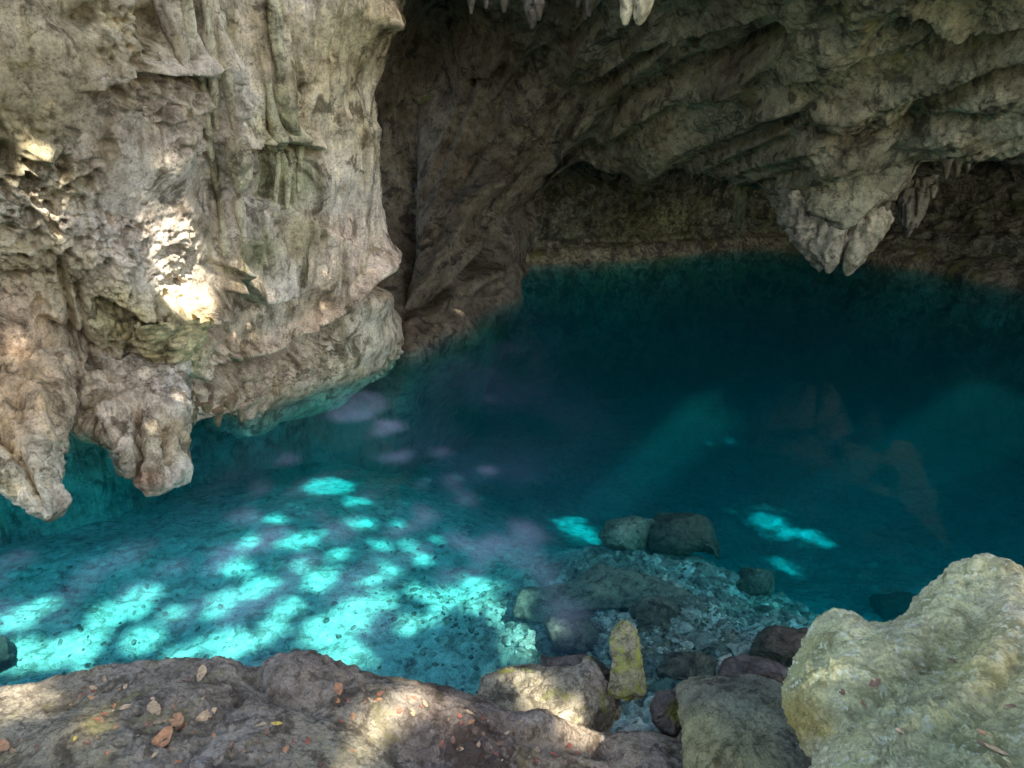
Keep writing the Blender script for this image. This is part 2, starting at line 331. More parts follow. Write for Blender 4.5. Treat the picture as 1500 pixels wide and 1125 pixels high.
# ================================================================== 2. cave ceiling and dark side wall
def build_ceiling():
    rim = [(380, 540, 14.5), (500, 530, 12.2), (590, 512, 11.1), (640, 492, 11.8), (700, 462, 13.0), (755, 432, 14.8), (772, 402, 16.2), (788, 338, 16.8), (815, 283, 16.6), (866, 246, 15.7),
           (950, 238, 14.9), (1010, 244, 14.4), (1075, 262, 13.8), (1130, 295, 13.2), (1185, 330, 12.6), (1240, 326, 12.2), (1295, 288, 11.9), (1350, 258, 11.5), (1420, 230, 11.0),
           (1500, 205, 10.4), (1620, 160, 9.6), (1850, 60, 8.4), (2300, -50, 7.0)]
    tpx = [470, 545, 600, 640, 690, 745, 790, 835, 880, 930, 980, 1030, 1085, 1140, 1195, 1250, 1305, 1360, 1425, 1510, 1640, 1900, 2400]
    n = len(rim); rows = []
    tY = [10.4-.175*i for i in range(n)]
    top = [PY(tpx[i], -170, tY[i]) for i in range(n)]
    rx = [PY(*rim[i])[0] for i in range(n)]
    rows.append([np.array([rx[i]*2.6-2, top[i][1]+30, top[i][2]+4.6]) for i in range(n)])
    rows.append([np.array([rx[i]*1.9-1, top[i][1]+6, top[i][2]+4.2]) for i in range(n)])
    rows.append([np.array([rx[i]*.5+top[i][0]*.5, top[i][1]+.6, top[i][2]+2.8]) for i in range(n)])
    rows.append([top[i] + (0, -.1, .8) for i in range(n)])
    for t in (0, .14, .28, .42, .56, .70, .84, 1.):
        r = []
        for i in range(n):
            x1, y1, Y1 = rim[i]
            s = t**1.15
            r.append(PY(tpx[i]+(x1-tpx[i])*t, -170+(y1+170)*t, tY[i]+(Y1-tY[i])*s + ([2.6, 3.5, 4.0, 3.8, 3.2, 2.4, 1.7, 1.2, 1.0, .7][i] if i < 10 else .35)*math.sin(math.pi*min(1., t*1.04))))
        rows.append(r)
    last = rows[-1]; wet = [i <= 5 for i in range(n)]
    rows.append([last[i] + ((-.15, .15, -.7) if wet[i] else (-.1, .5, .02)) for i in range(n)])
    rows.append([last[i] + ((-.5, .5, -2.) if wet[i] else (-.1, 1.6, .45)) for i in range(n)])
    rows.append([last[i] + ((-1.5, 1.5, -5.) if wet[i] else (0, 7, 1.6)) for i in range(n)])
    rc = [2, 4, 6, 12, 50, 56, 58, 58, 58, 58, 56, 20, 14, 6]
    cc = [8, 26, 22, 26, 28, 26, 26, 26, 26, 28, 28, 30, 28, 28, 28, 28, 28, 32, 34, 14, 8, 5]
    G = sheet(np.array(rows), rc, cc); N = normals(G, np.array([3., 5., .5])); sh = G.shape[:2]
    px, py = proj(G); P = G.reshape(-1, 3); fx, fy = px.ravel(), py.ravel()
    rnd = random.Random(4); sweep = []                      # rock beds that rise from the waterline towards the roof edge
    for k in range(26):
        t = max(0., (k+rnd.uniform(-.3, .3))/25); x0, y0 = 560+250*t, 500-110*t; x1, y1 = 780+820*t, -40+260*t**1.2
        cx_, cy_ = x0+.42*(x1-x0), y0+.62*(y1-y0)
        ln = [((1-u)**2*x0+2*u*(1-u)*cx_+u*u*x1, (1-u)**2*y0+2*u*(1-u)*cy_+u*u*y1+rnd.uniform(-5, 5)) for u in np.linspace(0, 1, 12)]
        i0 = rnd.randrange(0, 5); i1 = rnd.randrange(8, 13)
        sweep.append((ln[i0:i1], rnd.uniform(6, 15), rnd.choice((-.17, -.12, .10, .14))))
    h = features(fx, fy,
        ridges=sweep+[([(560, 470), (640, 420), (720, 380), (770, 300), (830, 240), (880, 195), (910, 150), (1000, 112), (1060, 95), (1130, 60)], 13, -.42),
                ([(700, 455), (745, 420), (800, 300), (860, 235)], 14, -.20),
                ([(620, 330), (720, 280), (800, 225), (860, 180)], 16, .22), ([(870, 210), (960, 150), (1040, 118), (1100, 110)], 14, .28),
                ([(1330, 175), (1370, 130), (1430, 105), (1500, 85), (1580, 60)], 13, -.40), ([(1180, 195), (1250, 200), (1320, 180)], 9, -.2),
                ([(1240, 275), (1310, 220), (1345, 180), (1400, 165)], 10, -.16), ([(1130, 150), (1230, 170), (1330, 120), (1420, 85), (1520, 50)], 14, .22),
                ([(1080, 265), (1180, 285), (1245, 310)], 12, .14), ([(640, 40), (600, 160), (588, 300), (590, 420)], 36, -.9),
                ([(1220, 320), (1290, 280), (1380, 225), (1500, 190)], 8, .16), ([(640, 470), (700, 420)], 8, -.14), ([(680, 440), (735, 395)], 7, .12)],
        steps=[([(860, 120), (940, 70), (1080, 40)], 18, .15), ([(1170, 110), (1260, 85), (1400, 40)], 20, .16), ([(1390, 215), (1460, 195), (1540, 165)], 14, .14),
               ([(700, 120), (790, 80), (860, 20)], 22, .18), ([(1340, 20), (1420, 40), (1500, 20)], 18, .18)],
        bumps=[(690, 60, 40, 40, -.45), (640, 130, 30, 40, -.35), (685, 135, 16, 20, -.3), (850, 70, 50, 40, .25), (780, 190, 50, 40, .2), (960, 190, 60, 36, .25), (1215, 40, 22, 18, -.3), (975, 30, 16, 26, -.25),
               (1440, 130, 60, 26, .2), (1215, 250, 70, 40, .25), (1400, 190, 60, 26, .2), (1360, 250, 30, 14, -.2), (1080, 170, 40, 30, .15), (740, 330, 30, 40, -.3)])
    dg = nrm(np.array([.25, -.88, .38])); a = P@dg; Q = P - a[:, None]*dg*.80            # stretched along the strata
    rough = .45 + .8*sstep(-.2, .3, fbm(P*.8, 3, off=4.))
    lump = .26*fbm(Q*.6, 3, off=3.) + .075*fbm(Q*2.2, 4, off=6.)*rough
    kn = worley(P*4.2 + fbm(P*3, 2)[:, None]*.6); kn2 = worley(P*9.+fbm(P*6, 2)[:, None]*.5)
    Q2 = P - a[:, None]*dg*.45; det = (.02*(.55-kn) + .05*(.5-kn2))*rough + (.035*ridged(Q2*3.6, 5, .58)-.02)*rough + .014*fbm(P*13, 3, .6)
    G2 = G + N*((h+lump+det)*(sstep(9.5, 6.5, P[:, 2])*.9+.1)).reshape(sh)[..., None]
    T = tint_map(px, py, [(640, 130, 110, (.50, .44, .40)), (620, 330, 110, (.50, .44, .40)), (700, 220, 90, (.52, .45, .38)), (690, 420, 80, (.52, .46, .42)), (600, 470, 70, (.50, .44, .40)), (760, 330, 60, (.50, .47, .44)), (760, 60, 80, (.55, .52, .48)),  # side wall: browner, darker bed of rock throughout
        (870, 130, 60, (.92, .84, .70)),
        (960, 170, 60, (1.10, 1.04, .80)), (1000, 60, 60, (.92, .88, .74)), (1180, 60, 80, (.92, .90, .64)), (1400, 60, 90, (1.0, 1.0, .74)), (1180, 200, 70, (.98, .90, .74)), (1270, 150, 60, (1.0, .96, .74)), (1440, 160, 60, (1.15, 1.15, .95)),
        (1250, 260, 60, (1.10, 1.13, .92)), (1150, 280, 40, (1.05, 1.08, .85)), (1330, 260, 40, (1.1, 1.04, .88)), (1420, 220, 40, (1.25, 1.17, .95)), (920, 222, 36, (1.08, 1.02, .82)), (1050, 220, 50, (.92, .86, .72))])
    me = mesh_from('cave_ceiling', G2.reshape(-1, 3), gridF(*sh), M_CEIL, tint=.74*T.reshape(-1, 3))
    return tag(link('cave_ceiling', me), 'low overhanging cave roof sweeping down into a dark side wall', kind='structure')
ceiling = build_ceiling()

# ================================================================== 3. back wall of the cave
def build_back():
    wl = [(560, 392, 20.), (700, 390, 19.), (780, 387, 18.3), (860, 383, 18.6), (950, 378, 19.0), (1040, 368, 20.2), (1130, 364, 20.6), (1210, 372, 19.7), (1290, 386, 18.4), (1370, 397, 17.4), (1440, 411, 16.2),
          (1510, 426, 15.0), (1640, 470, 12.7), (1850, 560, 9.5), (2300, 760, 6.4)]
    W = [PZ(x, y, 0.) for x, y, _ in wl]; n = len(W); rows = []
    out = [nrm(np.array([w[0]-2., w[1]-8., 0.])) for w in W]
    f = [min(1., max(0., (i-7)/3.)) for i in range(n)]      # right part: a shelf that slopes to the water
    for k, (z, b, bs) in enumerate(((-6, 1.2, 1.), (-2.5, .0, -.5), (-.5, -.05, -.1), (.08, .0, .0), (.30, .12, .35), (.42, .5, .75), (.8, .55, 1.25), (1.4, .5, 1.9), (2.0, .5, 2.1), (2.7, .1, 2.0), (3.4, -.8, 1.2), (4.4, -3, -1.5))):
        rows.append([np.array([*(W[i]+out[i]*((b*(1-f[i])+bs*f[i]) if i < 11 or k < 9 else 2.2))[:2], z if i < 11 or k < 9 else z+(k-8)*1.8]) for i in range(n)])
    rc = [4, 10, 14, 14, 12, 26, 34, 34, 36, 26, 12]; cc = [12, 22, 30, 34, 34, 34, 32, 30, 28, 28, 28, 20, 10, 6]
    G = sheet(np.array(rows), rc, cc); N = normals(G, np.array([2., 8., .5])); sh = G.shape[:2]
    px, py = proj(G); P = G.reshape(-1, 3)
    up = sstep(.25, .8, P[:, 2])
    q = P*np.array([3.2, 3.2, .7]) + fbm(P, 2)[:, None]
    d = .35*fbm(P*.7, 4, off=9.)*(.25+.75*up) + .14*ridged(q, 3, .5)*up*sstep(1350, 1150, px.ravel()) + .08*ridged(P*3, 5, .55)*(.2+.8*up) - .12*sstep(.45, .1, worley(P*2.6))*up
    G2 = G + N*d.reshape(sh)[..., None]
    z = G[..., 2] + .12*fbm(P*1.3, 4, off=4.).reshape(sh); band = (sstep(-.1, .05, z)*sstep(.46, .28, z))[..., None]
    T = tint_map(px, py, [(850, 300, 50, (.85, .85, .78)), (900, 345, 36, (1.0, 1.0, .70)), (970, 335, 36, (1.05, 1.05, .66)), (1030, 280, 40, (.9, .88, .78)), (1110, 310, 50, (.92, .92, .76)), (1440, 300, 50, (.95, .88, .76)), (1480, 350, 50, (.95, .9, .78)), (1350, 350, 50, (.95, .88, .8))])
    T = T*(1-band) + band*np.array([1.25, 1.12, .95])        # bleached strip the changing water level leaves
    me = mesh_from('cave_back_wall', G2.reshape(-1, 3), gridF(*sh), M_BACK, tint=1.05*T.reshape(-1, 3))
    return tag(link('cave_back_wall', me), 'far cave wall with a pale bleached strip along the water', kind='structure')
back = build_back()

# ================================================================== 4. ground with the pool basin
def tps(pts):
    pts = np.array(pts, float); X = pts[:, :2]; n = len(X)
    U = lambda r2: np.where(r2 > 1e-9, r2*np.log(np.maximum(r2, 1e-9)), 0)
    K = U(((X[:, None]-X[None])**2).sum(-1)) + np.eye(n)*.05; A = np.zeros((n+3, n+3)); A[:n, :n] = K
    A[:n, n] = 1; A[:n, n+1:] = X; A[n, :n] = 1; A[n+1:, :n] = X.T
    s = np.linalg.solve(A, np.concatenate([pts[:, 2], np.zeros(3)]))
    def f(x, y):
        q = np.stack([x, y], -1); o = s[n] + q@s[n+1:]
        for i in range(n): o = o + s[i]*U(((q-X[i])**2).sum(-1))
        return o
    return f
bedf = tps([(.2, 2.9, -.35), (1.2, 2.9, -.15), (2.2, 3.0, -.2), (3.4, 3.2, -.5), (.3, 3.7, -.55), (1., 3.8, -.32), (2, 4, -.45), (1, 4.8, -.6), (2, 5.2, -.72), (.2, 5, -.85), (1.2, 6.2, -.86), (1.9, 6.3, -.88), (2.2, 6.6, -1.15), (3, 6, -1.4), (3.3, 4.6, -.9),
            (-1.5, 3, -.9), (-3, 3.2, -.9), (-4.5, 4, -.9), (-2, 4.2, -.95), (-.8, 4.6, -1.0), (-3.4, 5.4, -1.1), (-1.6, 6, -1.15), (-.4, 6.6, -1.35), (-3.6, 7, -1.2), (-5, 6, -1.1), (-2.4, 8, -1.5), (-1.2, 9.5, -2.2), (0, 8.5, -2.2), (2.5, 8.5, -2.8), (5, 8, -3.),
            (6.5, 5, -2.2), (4, 12, -4.), (0, 12, -3.6), (9, 11, -3.8), (3, 18, -4.5), (-3, 12, -2.8), (8, 6, -2.), (3, 22, -4.5), (10, 16, -4), (-6, 9, -2)])
def ground_z(x, y):
    z = np.clip(bedf(np.clip(x, -7, 11), np.clip(y, 2, 22)), -5, -.05)
    o = np.maximum(np.maximum(-7.-x, x-12.), np.maximum(1.8-y, y-23.))
    return z + sstep(0, 5, o)*(2.0 - z) - sstep(8, 60, o)*1.5
def build_ground():
    xs = np.concatenate([[-400, -120, -50, -25, -14, -10, -8], np.linspace(-7, 8.5, 460), np.linspace(8.8, 12, 14), [14, 18, 25, 50, 120, 400]])
    ys = np.concatenate([[-400, -120, -50, -20, -10, -6, -4, -2, 0, 1, 1.6], 2*(8.)**np.linspace(0, 1, 430), np.linspace(16.4, 23, 24), [25, 28, 35, 60, 150, 400]])
    X, Y = np.meshgrid(xs, ys); Z = ground_z(X, Y); P = np.stack([X, Y, Z], -1).reshape(-1, 3)
    sub = sstep(0, -.1, P[:, 2])*sstep(13, 11, P[:, 0])
    d = .12*fbm(P*.8, 3) + .05*ridged(P*2.4, 4, .55, 2.)+ .035*ridged(P*6.5, 4, .6) - .045*sstep(.42, .1, worley(P*5))
    right = sstep(-.8, .6, P[:, 0])*sstep(7.5, 5.5, P[:, 1])
    d = d*(.55+.9*right)*sub + .10*right*sub*(.5-worley(P*np.array([2.6, 2.6, .1])))
    P[:, 2] += d
    rr = right[:, None]*sstep(.15, .6, .5+fbm(P*.9, 3)*.9)[:, None]
    T = np.ones((len(P), 3))*(1-rr) + rr*np.array([.34, .31, .26])
    dry = (1-sub)[:, None]; T = T*(1-dry) + dry*np.array([.45, .42, .32])
    me = mesh_from('ground', P, gridF(*X.shape), M_BED, tint=T)
    o = tag(link('ground', me), 'pale silty floor of the pool and ground around it', kind='structure')
    return o, P, gridF(*X.shape)
ground, GP, GF = build_ground()
bed_bvh = BVHTree.FromPolygons([tuple(v) for v in GP.tolist()], GF.tolist())
def on_bed(px, py):
    r = nrm(ray(px, py)); h = bed_bvh.ray_cast(Vector(CAM), Vector(r)); return np.array(h[0]) if h[0] else PZ(px, py, -1.)

# ================================================================== 5. water
def build_water():
    m = bpy.data.materials.new('clear_turquoise_water'); m.use_nodes = True; t = m.node_tree; N, L = t.nodes, t.links
    N.remove(N['Principled BSDF']); out = N['Material Output']
    geo = N.new('ShaderNodeNewGeometry')
    # faint wavelets and one set of rings from a drip
    n = N.new('ShaderNodeTexNoise'); n.inputs['Scale'].default_value = 2.2; n.inputs['Detail'].default_value = 4; L.new(geo.outputs['Position'], n.inputs['Vector'])
    c = PZ(535, 915, 0)
    vm = N.new('ShaderNodeVectorMath'); vm.operation = 'DISTANCE'; vm.inputs[1].default_value = tuple(c); L.new(geo.outputs['Position'], vm.inputs[0])
    def mth(op, a, b=None, cl=False):
        x = N.new('ShaderNodeMath'); x.operation = op; x.use_clamp = cl
        for s, v in zip(x.inputs, (a, b)):
            if v is None: continue
            if hasattr(v, 'links'): L.new(v, s)
            else: s.default_value = v
        return x.outputs[0]
    r = vm.outputs['Value']
    ring = mth('SINE', mth('MULTIPLY', r, 2*math.pi/.045))
    win = mth('MULTIPLY', mth('MULTIPLY', mth('SUBTRACT', r, .18), 12, True), mth('MULTIPLY', mth('SUBTRACT', .40, r), 12, True), True)
    hgt = mth('ADD', mth('MULTIPLY', mth('MULTIPLY', ring, win), 1.1), mth('MULTIPLY', n.outputs['Fac'], .5))
    b = N.new('ShaderNodeBump'); b.inputs['Strength'].default_value = .25; b.inputs['Distance'].default_value = .02; L.new(hgt, b.inputs['Height'])
    lw = N.new('ShaderNodeLayerWeight'); lw.inputs[0].default_value = .5; L.new(b.outputs[0], lw.inputs['Normal'])
    fr = mth('ADD', mth('MULTIPLY', mth('POWER', lw.outputs['Facing'], 5.), .32), .018)
    tr = N.new('ShaderNodeBsdfTransparent'); gl = N.new('ShaderNodeBsdfGlossy'); gl.inputs['Roughness'].default_value = .02; L.new(b.outputs[0], gl.inputs['Normal'])
    mx = N.new('ShaderNodeMixShader'); L.new(fr, mx.inputs[0]); L.new(tr.outputs[0], mx.inputs[1]); L.new(gl.outputs[0], mx.inputs[2])
    df = N.new('ShaderNodeBsdfDiffuse'); df.inputs[0].default_value = (.46, .50, .98, 1); L.new(b.outputs[0], df.inputs['Normal'])      # thin film of pollen and dust afloat
    fn = N.new('ShaderNodeTexNoise'); fn.inputs['Scale'].default_value = .7; fn.inputs['Detail'].default_value = 5; L.new(geo.outputs['Position'], fn.inputs['Vector'])
    sx = N.new('ShaderNodeSeparateXYZ'); L.new(geo.outputs['Position'], sx.inputs[0])
    drift = mth('MULTIPLY', mth('SUBTRACT', 1.6, sx.outputs[0]), .6, True)            # dust gathers on the cliff side
    film = mth('MULTIPLY', mth('MULTIPLY', mth('SUBTRACT', fn.outputs['Fac'], .34, True), .135), drift)
    mf = N.new('ShaderNodeMixShader'); L.new(film, mf.inputs[0]); L.new(mx.outputs[0], mf.inputs[1]); L.new(df.outputs[0], mf.inputs[2])
    L.new(mf.outputs[0], out.inputs['Surface'])
    va = N.new('ShaderNodeVolumeAbsorption'); va.inputs['Color'].default_value = (.0, .845, .88, 1); va.inputs['Density'].default_value = .76
    vs = N.new('ShaderNodeVolumeScatter'); vs.inputs['Color'].default_value = (.02, .72, .74, 1); vs.inputs['Density'].default_value = .03
    ad = N.new('ShaderNodeAddShader'); L.new(va.outputs[0], ad.inputs[0]); L.new(vs.outputs[0], ad.inputs[1]); L.new(ad.outputs[0], out.inputs['Volume'])
    x0, x1, y0, y1, zb = -11., 14., 1.4, 26., -7.
    V = [(x0, y0, 0), (x1, y0, 0), (x1, y1, 0), (x0, y1, 0), (x0, y0, zb), (x1, y0, zb), (x1, y1, zb), (x0, y1, zb)]
    F = [(0, 1, 2, 3), (7, 6, 5, 4), (0, 4, 5, 1), (1, 5, 6, 2), (2, 6, 7, 3), (3, 7, 4, 0)]
    return tag(link('water', mesh_from('water', V, F, m, smooth=False)), 'still clear turquoise pool water darkening to navy under the cave', kind='structure')
water = build_water()

# ================================================================== 6. foreground ledge
def build_ledge():
    e = [(-900, 1130, 1.3), (-450, 1075, 1.25), (-200, 1042, 1.2), (0, 1018, 1.15), (120, 992, 1.15), (240, 976, 1.18), (330, 971, 1.2), (375, 986, 1.16), (430, 965, 1.18), (500, 984, 1.12), (600, 1008, 1.02), (690, 1026, .92), (742, 1052, .85), (800, 1078, .75),
         (880, 1086, .68), (960, 1080, .62), (1010, 1100, .6), (1080, 1130, .6), (1250, 1180, .7), (1500, 1230, 1.0), (1900, 1300, 1.2), (2600, 1400, 1.4)]
    n = len(e); E = [PZ(x, y, z) for x, y, z in e]; rows = []
    for dz, dy in ((-4., .5), (-2., .35), (-.8, .30), (-.25, .22), (-.06, .08)):
        rows.append([E[i] + (0, dy, dz) for i in range(n)])
    rows.append(E)
    for t, dz in ((.14, .06), (.32, .13), (.55, .25), (1., .55)):
        rows.append([np.array([E[i][0]*(1+.12*t), E[i][1]*(1-t) + (.35)*t, E[i][2] + dz*1.25]) for i in range(n)])
    rows.append([np.array([E[i][0]*1.3, -2.5, 2.1]) for i in range(n)]); rows.append([np.array([E[i][0]*2.6, -6.5, 4.6]) for i in range(n)]); rows.append([np.array([E[i][0]*4.5, -11.5, 9.6]) for i in range(n)]); rows.append([np.array([E[i][0]*7, -18., 12.5]) for i in range(n)])   # unseen slope added behind the viewer to keep low sky light out of the cave
    rc = [4, 14, 24, 24, 14, 60, 70, 60, 40, 12, 12, 6, 3]; cc = [4, 10, 24, 40, 40, 32, 22, 22, 26, 34, 32, 24, 26, 28, 26, 20, 20, 16, 10, 6, 4]
    G = sheet(np.array(rows), rc, cc); N = normals(G, CAM); sh = G.shape[:2]; px, py = proj(G); P = G.reshape(-1, 3); fx, fy = px.ravel(), py.ravel()
    h = features(fx, fy, ridges=[([(360, 980), (390, 1010), (480, 1040), (600, 1080), (700, 1125)], 14, -.05), ([(740, 1060), (760, 1085), (900, 1100)], 10, -.06), ([(540, 1075), (640, 1120)], 10, -.04)],
                 bumps=[(430, 985, 45, 22, .06), (110, 1080, 90, 30, .05), (800, 1060, 50, 30, .10), (600, 1030, 60, 20, .04), (280, 1060, 60, 25, -.04), (690, 1060, 40, 20, .05)])
    g1 = sstep(-.25, .2, fbm(P*1.7, 2, off=9.)); d = .035*fbm(P*1.0, 3, off=2.) + .010*fbm(P*4.5, 4, .6) + .012*ridged(P*9, 5, .62)*g1 - .03*sstep(.4, .1, worley(P*11))*sstep(-.1, .2, fbm(P*2., 2, off=4.)) + .010*fbm(P*26, 4, .65) + .009*(.5-worley(P*34))*g1
    G2 = G + N*(h+d).reshape(sh)[..., None]
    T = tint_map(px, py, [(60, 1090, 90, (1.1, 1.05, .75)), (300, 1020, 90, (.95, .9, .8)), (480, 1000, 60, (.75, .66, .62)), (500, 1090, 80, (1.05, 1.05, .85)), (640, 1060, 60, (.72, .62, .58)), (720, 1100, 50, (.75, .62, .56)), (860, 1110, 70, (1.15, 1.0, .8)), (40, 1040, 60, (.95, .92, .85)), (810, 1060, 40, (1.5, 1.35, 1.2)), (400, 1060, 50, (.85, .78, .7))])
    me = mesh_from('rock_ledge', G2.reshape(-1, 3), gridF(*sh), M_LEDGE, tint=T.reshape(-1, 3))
    return tag(link('rock_ledge', me), 'brown rock ledge strewn with dry leaves at the pool edge', kind='structure'), G2.reshape(-1, 3), gridF(*sh)
ledge, LP, LF = build_ledge()
ledge_bvh = BVHTree.FromPolygons([tuple(v) for v in LP.tolist()], LF.tolist())

# ================================================================== 7. boulders and pendants from outlines
def boulder(name, outline, dist, front, back, mat, label=None, cat='rock', group=None, rough=.03, power=2.4, ridges=(), bumps=(), tints=(), tint=(1, 1, 1), cuts=(), na=150, nr=56,
            freq=3., seed=0., tilt=(0, 0), kind=None, parent=None, flute=0., facets=0, fine=0.):
    O = np.array(outline, float); c = O.mean(0)
    d = nrm(ray(*c)); C0 = CAM + d*dist
    # plane of the outline: square to the line of sight unless tilted (depth change per 100 px)
    def at(px, py):
        D = nrm(np.stack([(px-750)/FPX, cp+(562.5-py)/FPX*sp_, -sp_+(562.5-py)/FPX*cp], -1))
        k = dist + tilt[0]*(px-c[0])/100 + tilt[1]*(py-c[1])/100
        return CAM + D*k[..., None]
    Q = np.concatenate([O, O[:1]]); L = np.r_[0, np.cumsum(np.hypot(*np.diff(Q, axis=0).T))]
    s = np.linspace(0, L[-1], na, endpoint=False)
    B = np.stack([np.interp(s, L, Q[:, 0]), np.interp(s, L, Q[:, 1])], 1)
    for _ in range(2): B = .25*np.roll(B, 1, 0)+.5*B+.25*np.roll(B, -1, 0)
    pd = np.linspace(0, math.pi, 4001); wd = np.sin(pd)**(2/power); dd_ = np.sign(np.cos(pd))*np.abs(np.cos(pd))**(2/power)
    rad = np.hypot(*(O-c).T).mean()*dist/FPX; al = np.r_[0, np.cumsum(np.hypot(np.diff(wd)*rad, np.diff(dd_)*(front+back)/2))]
    phi = np.interp(np.linspace(0, al[-1], nr), al, pd)
    w = np.sin(phi)**(2/power); dep = np.sign(np.cos(phi))*np.abs(np.cos(phi))**(2/power)
    w = np.clip(w, .004, 1)
    Bs = B.copy()
    for _ in range(na*2): Bs = .25*np.roll(Bs, 1, 0)+.5*Bs+.25*np.roll(Bs, -1, 0)
    k3 = (w**3)[:, None]
    PX = c[0] + w[:, None]*(Bs[:, 0]*(1-k3)+B[:, 0]*k3-c[0]); PYY = c[1] + w[:, None]*(Bs[:, 1]*(1-k3)+B[:, 1]*k3-c[1])
    V = at(PX, PYY); D = nrm(V-CAM)
    T = np.where(dep > 0, -front*dep, -back*dep)
    G = V + D*T[:, None, None]
    N = normals(np.concatenate([G, G[:, :1]], 1))[:, :-1]
    N = N*np.sign(((G - G.mean((0, 1)))*N).sum(-1).mean())
    P = G.reshape(-1, 3); fx, fy = PX.ravel(), PYY.ravel()
    fr = np.repeat(sstep(-.1, .2, dep), na)
    h = features(fx, fy, ridges=ridges, bumps=bumps)*fr
    dd = rough*(2.2*fbm(P*freq*.45, 3, off=seed) + 1.3*fbm(P*freq*1.3, 4, .55, seed+3) + .7*ridged(P*freq*3, 5, .58, seed) - .35 - .9*sstep(.4, .1, worley(P*freq*3.3, seed)))
    if flute: dd = dd + flute*ridged(P*np.array([6, 6, .8]) + fbm(P*1.5, 2)[:, None]*.7, 3, .55, seed)
    if fine: dd = dd + fine*(ridged(P*15, 4, .6, seed)-.6) - fine*2.2*sstep(.42, .12, worley(P*13, seed))*sstep(-.05, .25, fbm(P*3.5, 2, off=seed)) + fine*.8*fbm(P*45, 3, .6)
    if facets:
        fr_ = np.random.RandomState(int(seed*10)+3); Nf = N.reshape(-1, 3); dv = nrm(C0-CAM)
        for _ in range(facets):
            n_ = nrm(fr_.normal(0, 1, 3) - dv*.9 + np.array([0, 0, .5])); e = P@n_; off = np.quantile(e, fr_.uniform(.80, .93)); P = P - n_*(np.maximum(e-off, 0)*.88)[:, None]
    P = P + N.reshape(-1, 3)*(h+dd)[:, None]
    for n_, off in cuts:                                    # flat broken faces
        n_ = nrm(np.array(n_, float)); e = (P-C0)@n_ - off; P = P - n_*(np.maximum(e, 0)*.93)[:, None]
    Tn = tint_map(fx, fy, tints) if len(tints) else np.ones((len(P), 3))
    Tn = Tn*np.array(tint)
    F = gridF(nr, na, wrap=True)
    base = np.array([P[:, 0].mean(), P[:, 1].mean(), P[:, 2].min()])
    if parent is not None: base = base*0 + np.array(parent.location)
    me = mesh_from(name, P-base, F, mat, tint=Tn)
    o = link(name, me, parent, loc=tuple((base*0 if parent is not None else base).tolist()))
    return tag(o, label, cat if parent is None else None, group, kind), P, F

big, BP, BF = boulder('boulder', [(1155, 1012), (1166, 985), (1184, 952), (1198, 926), (1224, 906), (1246, 911), (1272, 921), (1308, 923), (1338, 906), (1358, 872), (1384, 846), (1410, 824), (1445, 811), (1472, 822), (1505, 848), (1610, 930), (1690, 1080), (1650, 1250),
    (1450, 1330), (1290, 1290), (1215, 1200), (1204, 1112), (1184, 1086), (1160, 1040)], 3.05, .42, .8, M_PALE, 'large pale yellow-green algae-tinted boulder with a saddle-shaped top edge', 'boulder', rough=.016, fine=.0075, power=3.2, tilt=(0, -.42), na=420, nr=230, freq=3.2,
    ridges=[([(1445, 860), (1425, 915), (1370, 960), (1300, 1000), (1230, 1060)], 34, -.05), ([(1480, 850), (1470, 930), (1420, 1010), (1330, 1075), (1260, 1100)], 26, .03), ([(1200, 1000), (1260, 975), (1330, 950)], 22, .03), ([(1500, 960), (1440, 1040), (1370, 1075)], 12, -.03)],
    bumps=[(1235, 940, 30, 25, .05), (1440, 840, 40, 25, .05), (1240, 1060, 20, 16, .05)],
    tints=[(1210, 960, 50, (1., 1.06, .92)), (1400, 860, 50, (1.02, 1.06, .9)), (1400, 950, 40, (.62, .66, .50)), (1310, 985, 40, (.68, .72, .62)), (1460, 1000, 50, (1., .92, .66)), (1400, 1090, 60, (.78, .86, .70)), (1470, 1080, 60, (.72, .76, .62)), (1180, 1050, 26, (.75, .62, .3)), (1490, 880, 40, (1.05, .98, .9)), (1290, 1060, 50, (.8, .84, .7))], tint=(1.3, 1.28, 1.2))
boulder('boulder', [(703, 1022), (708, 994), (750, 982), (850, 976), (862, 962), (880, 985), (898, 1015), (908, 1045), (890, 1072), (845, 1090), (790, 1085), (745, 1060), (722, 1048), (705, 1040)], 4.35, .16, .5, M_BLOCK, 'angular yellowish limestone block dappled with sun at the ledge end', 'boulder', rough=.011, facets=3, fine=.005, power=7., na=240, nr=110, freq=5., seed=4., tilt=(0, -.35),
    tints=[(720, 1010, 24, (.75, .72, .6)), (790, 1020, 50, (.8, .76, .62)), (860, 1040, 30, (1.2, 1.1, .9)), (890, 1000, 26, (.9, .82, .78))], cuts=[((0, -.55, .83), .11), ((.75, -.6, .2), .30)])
boulder('boulder', [(742, 975), (780, 966), (860, 960), (895, 985), (912, 1040), (890, 1050), (820, 1000), (750, 990)], 4.6, .12, .4, M_WET, 'wet brown rock lying right behind the sun-dappled limestone block', 'boulder', rough=.012, facets=4, power=4., na=150, nr=60, freq=5., seed=14.)
boulder('mossy_slab', [(893, 940), (897, 928), (914, 912), (928, 922), (937, 950), (945, 985), (951, 1026), (930, 1028), (906, 1020), (902, 985), (896, 960)], 4.45, .07, .16, M_MOSSY, 'upright slab-shaped stone covered in bright yellow-green moss', 'rock', rough=.008, fine=.005, tint=(1.3, 1.3, 1.2), power=8., na=180, nr=80, freq=7., seed=7., tilt=(0, -.3), cuts=[((.2, -.8, .55), .03)])
